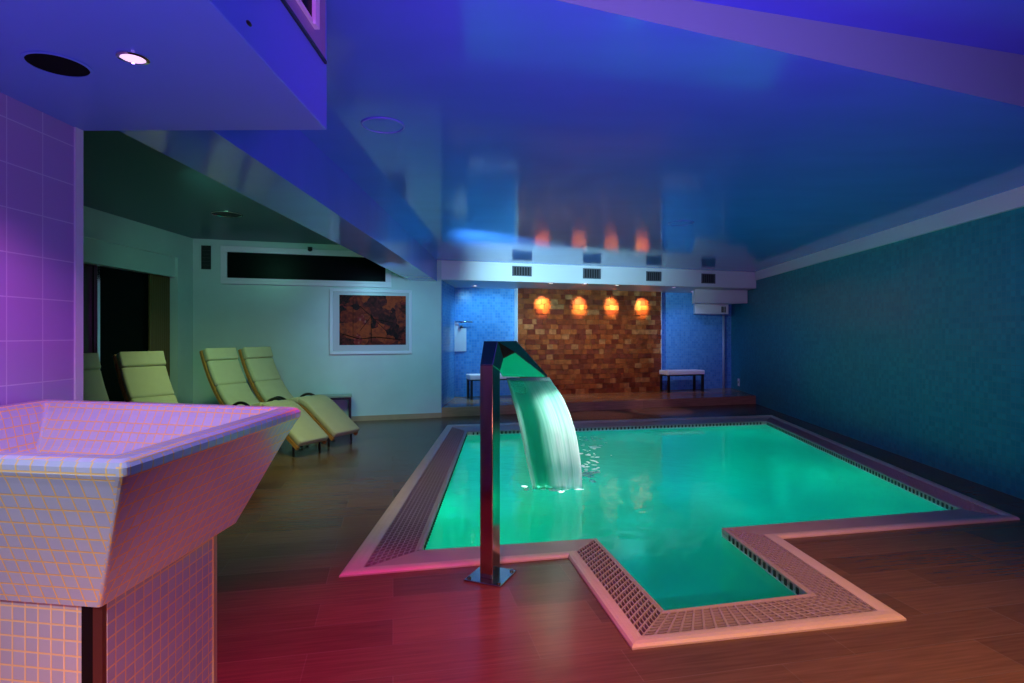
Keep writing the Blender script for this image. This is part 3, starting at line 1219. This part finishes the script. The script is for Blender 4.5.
# benches
def bench(px0, px1, pytop, off, label, wd=.34):
    a, b = onback(px0, off), onback(px1, off)
    w = (b - a).length
    zt = zat(pytop, (a.y + b.y) / 2)
    t = root('bench', (a.x, a.y, ZP), ROT, label, 'bench', 'white topped benches in the niche')
    hs = zt - ZP
    bm = NB()
    box(bm, 0, w, 0, wd, hs - .085, hs)
    obj('seat_cushion', bm, M['white_cushion'], t, bevel=.015)
    bm = NB()
    box(bm, .01, w - .01, .01, wd - .01, hs - .105, hs - .085)
    obj('seat_frame', bm, M['black'], t)
    for x in (.015, w - .055):
        for y in (.012, wd - .052):
            bm = NB()
            box(bm, x, x + .04, y, y + .04, 0, hs - .105)
            obj('leg', bm, M['black'], t)
    return t


bench(470, 520, 374.5, .55, 'white topped bench with black legs behind the steel spout')
bench(668, 705, 370.5, .50, 'white topped bench with black legs right of the amber brick wall')

# pale panel with chrome arm on the blue mosaic, left of the niche
a = onback(454, .012)
b = onback(466, .012)
w = (b - a).length
z0, z1 = zat(351.5, a.y), zat(321, a.y)
t = root('shower_panel', (a.x, a.y, z0), ROT, 'narrow pale wall panel with a chrome arm on the blue mosaic', 'shower panel')
hh = z1 - z0
bm = NB()
prism(bm, [(0, -.03), (w, -.03), (w, .0), (0, .0)], 0, hh * .76)
obj('panel', bm, M['plastic'], t, bevel=.004)
bm = NB()
box(bm, 0, w * .35, -.03, 0, hh * .76, hh)
obj('upper_plate', bm, M['plastic'], t, bevel=.003)
bm = NB()
tube(bm, [(.02, -.03, hh * .97), (.06, -.10, hh * .97), (w * 1.4, -.13, hh * .97)], .016)
obj('arm', bm, M['chrome'], t, smooth=True)
bm = NB()
lathe(bm, [(.035, 0), (.035, .05), (.02, .06)], 20, Matrix.Translation((w * .5, -.03, hh * .80)) @ Matrix.Rotation(PI / 2, 4, 'X'))
obj('tap', bm, M['chrome'], t)

# boxed duct under the niche ceiling and the small unit below it
p1 = Vector((RW(11.26) - .01, 11.26, 0))
k = (695 - CX) / F
y0 = (p1.y - .31 * p1.x) / (1 - .31 * k)
p0 = Vector((k * y0, y0, 0))
w = (p1 - p0).length
t = root('duct_box', (p0.x, p0.y, 1.90), math.atan2(p1.y - p0.y, p1.x - p0.x), 'white boxed duct hung under the niche ceiling at the right', 'duct')
bm = NB()
prism(bm, [(0, 0), (w, 0), (w, .62), (.36, .62)], 0, ZN - 1.905)
obj('casing', bm, M['white_paint'], t, bevel=.004)
bm = NB()
box(bm, -.006, w - .02, -.006, .0, -.006, .012)
obj('lower_lip', bm, M['white_paint'], t)
p1 = onback(728.5, .45)
p0 = onback(695, .45)
w = (p1 - p0).length
zb = zat(314, p1.y)
t = root('wall_unit', (p0.x, p0.y, zb), ROT, 'small white wall unit with a dark square grille, under the duct box', 'wall unit')
hh = zat(304.2, p1.y) - zb
bm = NB()
prism(bm, [(0, 0), (w, 0), (w, .40), (.24, .40)], 0, hh)
obj('casing', bm, M['white_paint'], t, bevel=.005)
bm = NB()
box(bm, w - .17, w - .07, -.004, .0, .03, hh - .05)
obj('grille', bm, M['black'], t)
for xx in (w - .138, w - .106):
    bm = NB()
    box(bm, xx, xx + .008, -.007, -.004, .03, hh - .05)
    obj('grille_bar', bm, M['plastic'], t)
# conduit in the corner and socket on the right wall
a = onback(723.5, .05)
bm = NB()
lathe(bm, [(.028, ZP), (.028, zat(314.5, a.y))], 16, Matrix.Translation((a.x, a.y, 0)))
tag(obj('conduit_pipe', bm, mat('pale_pipe', C(.30, .45, .60), .4), smooth=True), 'thin upright pipe in the niche corner below the wall unit', 'pipe')
yy = 11.84
t = root('wall_socket', (RW(yy), yy, zat(386, yy)), -math.atan(.0857), 'small pale socket plate low on the blue mosaic wall at right', 'socket')
bm = NB()
box(bm, -.012, .0, -.05, .05, 0, .15)
obj('plate', bm, M['plastic'], t, bevel=.003)
bm = NB()
lathe(bm, [(.022, 0), (.022, .003)], 16, Matrix.Translation((-.012, 0, .075)) @ Matrix.Rotation(-PI / 2, 4, 'Y'))
obj('outlet', bm, M['black'], t)

# niche spots
SPOTS = []
NL = ['niche ceiling spot over the blue mosaic at left', 'niche ceiling spot above the left part of the amber wall', 'niche ceiling spot above the centre of the amber wall',
      'niche ceiling spot above the right part of the amber wall', 'violet niche ceiling spot just right of the amber wall', 'violet niche ceiling spot beside the duct box']
for i, ((px, py), lab) in enumerate(zip(((475, 285.6), (551, 283), (585, 283.6), (617, 285), (674, 287), (692, 291.3)), NL)):
    yy = (ZN - H) * F / (HZ - py)
    p = Vector(((px - CX) * yy / F, yy, ZN))
    SPOTS.append(p)
    spotlight('niche_spotlight', p, .05, lab, M['lens'] if i < 4 else M['lens_violet'], 'spotlights in the niche ceiling')

# ------------------------------------------------------------------ loungers
def lounger():
    t = root('lounge_chair', (0, 0, 0), 0, '', 'lounge chair', 'cream loungers along the lounge')
    W = .40
    path = smooth_path([(0, 0, 1.10), (.05, 0, .98), (.17, 0, .76), (.36, 0, .52), (.58, 0, .37), (.80, 0, .40), (1.0, 0, .455), (1.14, 0, .42), (1.36, 0, .27), (1.60, 0, .10)], 8)
    n = len(path)
    segs = [('headrest_pad', 0, 9, .085), ('back_pad', 9, 19, .07), ('lumbar_pad', 19, 30, .07), ('seat_pad', 30, 50, .07), ('leg_pad', 50, n - 1, .07)]
    for nm, i0, i1, th in segs:
        bm = NB()
        strap(bm, path[i0:i1 + 1], -W / 2, W / 2, .022, .022 + th)
        obj(nm, bm, M['cushion'], t, bevel=.022, smooth=True)
    for s in (-1, 1):
        bm = NB()
        y = s * (W / 2 + .005)
        strap(bm, path, min(y, y - s * .03), max(y, y - s * .03), -.018, .020)
        obj('side_rail', bm, M['wood'], t, smooth=False)
    for i in (4, 12, 20, 28, 36, 44, 52, 60, 68):
        bm = NB()
        strap(bm, path[i:i + 2], -W / 2 + .02, W / 2 - .02, -.012, .006)
        if len(bm.verts):
            obj('cross_slat', bm, M['wood'], t)
    for s in (-1, 1):
        y = s * (W / 2 + .03)
        bm = NB()
        tube(bm, smooth_path([(.54, y, .41), (.64, y, .505), (.76, y, .54), (.88, y, .51), (.98, y, .43)], 6), .016)
        obj('armrest', bm, M['black'], t, smooth=True)
        bm = NB()
        tube(bm, [(.95, y - s * .02, .445), (.80, y - s * .02, .20), (.70, y - s * .02, .014)], .014)
        obj('leg', bm, M['black'], t, smooth=True)
        bm = NB()
        tube(bm, [(.52, y - s * .02, .40), (.85, y - s * .02, .22), (1.22, y - s * .02, .014)], .014)
        obj('leg', bm, M['black'], t, smooth=True)
        bm = NB()
        tube(bm, [(1.52, y - s * .05, .14), (1.52, y - s * .05, .004)], .013)
        obj('leg', bm, M['black'], t, smooth=True)
    return t


def copy_tree(o, parent=None):
    c = o.copy()
    COL.objects.link(c)
    if parent is not None:
        c.parent = parent
    for ch in list(o.children):
        copy_tree(ch, c)
    return c


CH = [((-3.36, 7.52), -28, 'cream cushioned lounger nearest the small side table, foot end fully in view'),
      ((-3.56, 6.98), -28, 'cream cushioned lounger whose foot end peeks past the basin corner'),
      ((-3.62, 5.60), -31, 'cream cushioned lounger before the brown curtain, only its back in view'),
      ((-3.82, 4.98), -31, 'cream cushioned lounger half hidden by the tiled portal wall at far left')]
proto = lounger()
for i, ((x, y), a, lab) in enumerate(CH):
    o = proto if i == 0 else copy_tree(proto)
    o.location = (x, y, 0)
    o.rotation_euler = (0, 0, math.radians(a))
    o['label'] = lab

# small side table by the wall
a = onfar(352, .33)
t = root('side_table', (a.x, a.y, 0), ROT, 'low black framed side table by the lounge wall behind the loungers', 'table')
zt = zat(395.5, a.y)
bm = NB()
box(bm, -.52, 0, 0, .28, zt - .025, zt)
obj('table_top', bm, mat('green_grey_top', C(.30, .36, .28), .35), t, bevel=.003)
bm = NB()
picture_bars(bm, .50, 0, .26, .022, 0, 0.001)
bm.free()
bm = NB()
box(bm, -.51, -.01, .01, .03, zt - .055, zt - .025)
box(bm, -.51, -.01, .25, .27, zt - .055, zt - .025)
obj('apron', bm, M['black'], t)
for x in (-.51, -.04):
    for y in (.01, .24):
        bm = NB()
        box(bm, x, x + .03, y, y + .03, 0, zt - .025)
        obj('leg', bm, M['black'], t)

# ------------------------------------------------------------------ lights
def light(name, kind, loc, energy, col, size=.1, target=None, spot=60, blend=.5, size_y=None):
    l = bpy.data.lights.new(name, kind)
    l.energy = energy
    l.color = col
    if kind == 'AREA':
        l.size = size
        if size_y:
            l.shape = 'RECTANGLE'
            l.size_y = size_y
    else:
        l.shadow_soft_size = size
    if kind == 'SPOT':
        l.spot_size = math.radians(spot)
        l.spot_blend = blend
    o = bpy.data.objects.new(name, l)
    link(o)
    o.location = loc
    if target is not None:
        dv = Vector(target) - Vector(loc)
        o.rotation_euler = dv.to_track_quat('-Z', 'Y').to_euler()
    return o


# underwater lamps
UW = [((-.2, 4.4), 6.0, (.01, 1.0, .32)), ((-.2, 6.8), 6.0, (.01, .95, .60)), ((1.6, 5.0), 6.2, (.01, .72, 1.0)), ((1.6, 7.6), 5.6, (.01, .85, 1.0)), ((3.0, 5.6), 5.6, (.01, .95, .48)), ((3.2, 8.0), 5.6, (.01, .95, .70))]
for i, ((x, y), e, c) in enumerate(UW):
    light('underwater_lamp', 'POINT', (x, y, -.72), e, c, .18)
# added unseen fills near the viewpoint washing ceiling and bulkhead in violet blue
light('violet_up_fill', 'SPOT', (.7, .15, 1.5), 190, (.80, .10, 1.0), .2, target=(1.0, 2.6, 2.55), spot=112, blend=.8)
light('violet_up_fill', 'AREA', (-.25, .2, 1.2), 17, (.40, .21, 1.0), .5, target=(-.3, .35, 2.6))
light('blue_up_fill', 'SPOT', (1.2, -.6, 1.3), 140, (.04, .11, 1.0), .4, target=(1.0, 5.8, 2.45), spot=70, blend=1)
# added unseen coloured spots over the near floor, and low lamps out of frame
light('red_top_fill', 'SPOT', (-.18, 1.75, 2.43), 270, (1.0, .006, .22), .06, target=(-.45, 2.33, 0), spot=54, blend=.9)
light('amber_top_fill', 'SPOT', (1.75, 1.7, 2.43), 230, (1.0, .40, .09), .06, target=(1.45, 2.5, 0), spot=80, blend=.9)
light('red_floor_lamp', 'SPOT', (-.40, .30, .42), 34, (1.0, .30, .32), .06, target=(-.55, 2.6, -.1), spot=125, blend=.9)
light('amber_floor_lamp', 'SPOT', (1.1, .25, .75), 80, (1.0, .44, .22), .06, target=(1.6, 2.6, -.1), spot=84, blend=.9)
# lamp above the basin and an added unseen fill for its front
light('basin_lamp', 'SPOT', BL - Vector((0, 0, .02)), 20, (.85, .20, .85), .03, target=(-1.0, 1.4, 1.0), spot=120, blend=.6)
light('basin_front_fill', 'SPOT', (-.7, -.2, 1.9), 62, (.78, .86, 1.0), .1, target=(-.95, 1.0, .95), spot=50, blend=.8)
# lounge
light('lounge_lamp', 'SPOT', (-2.1, 5.0, 2.58), 150, (.72, 1.0, .42), .25, target=(-2.95, 6.5, .3), spot=86, blend=.9)
light('lounge_cyan_fill', 'SPOT', (-1.36, 6.6, 2.10), 120, (.24, .80, 1.0), .08, target=(-1.75, 8.9, 1.0), spot=84, blend=1)  # added fill standing for the cyan pool glow on the wall
light('header_wash', 'SPOT', (-.95, 5.4, 2.02), 1150, (.42, .86, 1.0), .06, target=(.75, 9.62, 2.22), spot=42, blend=1)  # added unseen wash to brighten the header
light('underwater_back_fill', 'SPOT', (.75, 6.3, -.95), 60, (.15, .9, .9), .2, target=(.2, 4.1, .75), spot=30, blend=1)  # added unseen light behind the falling sheet
light('lounge_fill', 'SPOT', (-2.5, 4.6, 2.56), 75, (.24, .95, .62), .15, target=(-3.6, 8.2, 1.35), spot=76, blend=1)
light('beam_warm_fill', 'SPOT', (-1.40, 4.3, 2.10), 60, (1.0, .74, .34), .06, target=(-1.25, 5.0, 0), spot=112, blend=1)  # added unseen warm fill for the left coping and floor
# niche
for i, x in enumerate((543, 580, 612, 643)):
    w0 = onback(x, .22)
    src = w0 + FN * .34
    light('amber_spot', 'SPOT', (src.x, src.y, ZN - .02), 170, (1.0, .60, .20), .04, target=(w0.x, w0.y, ZN - .26), spot=42, blend=1)
for x in (548, 590, 632):
    w0 = onback(x, .22)
    src = onback(x, 1.2)
    light('amber_flood', 'SPOT', (src.x, src.y, ZN - .02), 22, (1.0, .45, .18), .05, target=(w0.x, w0.y, .45), spot=95, blend=.8)
b0 = onback(486, .85)
b1 = onback(486, .0)
light('niche_blue', 'SPOT', (b0.x, b0.y, 2.12), 60, (.20, .64, 1.0), .1, target=(b1.x, b1.y, 1.1), spot=110, blend=.6)
b0 = onback(690, .35)
light('niche_violet', 'SPOT', SPOTS[4] - Vector((0, 0, .02)), 60, (.38, .45, 1.0), .03, target=onback(684, .0) + Vector((0, 0, .9)), spot=60, blend=.8)
light('niche_white', 'SPOT', SPOTS[0] - Vector((0, 0, .02)), 25, (.85, .92, 1.0), .02, target=onback(462, .6), spot=35, blend=.5)
for px, py in ((600, 406), (660, 402)):
    q = fl(px, py, ZP)
    light('niche_downlight', 'SPOT', (q.x, q.y, ZN - .02), 60, (1.0, .62, .95), .02, target=(q.x, q.y, 0), spot=32, blend=.5)
# added unseen spots whitening the falling water and the shimmer beside it
light('waterfall_fill', 'SPOT', (.9, 2.9, 2.42), 2400, (.90, 1.0, .96), .04, target=(.34, 4.35, .55), spot=21, blend=.8)

light('shimmer_fill', 'SPOT', (.9, 2.9, 2.42), 800, (.95, 1.0, 1.0), .04, target=(.80, 6.3, -.05), spot=13, blend=.9)  # added to light the white shimmer blobs

wd = bpy.data.worlds.new('world')
S.world = wd
wd.use_nodes = True
wd.node_tree.nodes['Background'].inputs[0].default_value = (.10, .16, .30, 1)
wd.node_tree.nodes['Background'].inputs[1].default_value = .02

# ------------------------------------------------------------------ camera
cam = bpy.data.cameras.new('camera')
cam.sensor_width = 36
cam.lens = F / 1024 * 36
cam.shift_y = (HZ - 341.5) / 1024
cam.clip_start = .02
co = bpy.data.objects.new('camera', cam)
link(co)
co.location = (0, 0, H)
co.rotation_euler = (PI / 2, 0, 0)
S.camera = co
S.view_settings.view_transform = 'Standard'
S.view_settings.look = 'None'
S.view_settings.exposure = 0
S.view_settings.gamma = 1
S.view_settings.use_curve_mapping = False
try:
    S.cycles.use_denoising = True
    S.cycles.sample_clamp_indirect = 4
    S.cycles.max_bounces = 10
    S.cycles.transparent_max_bounces = 12
except Exception:
    pass
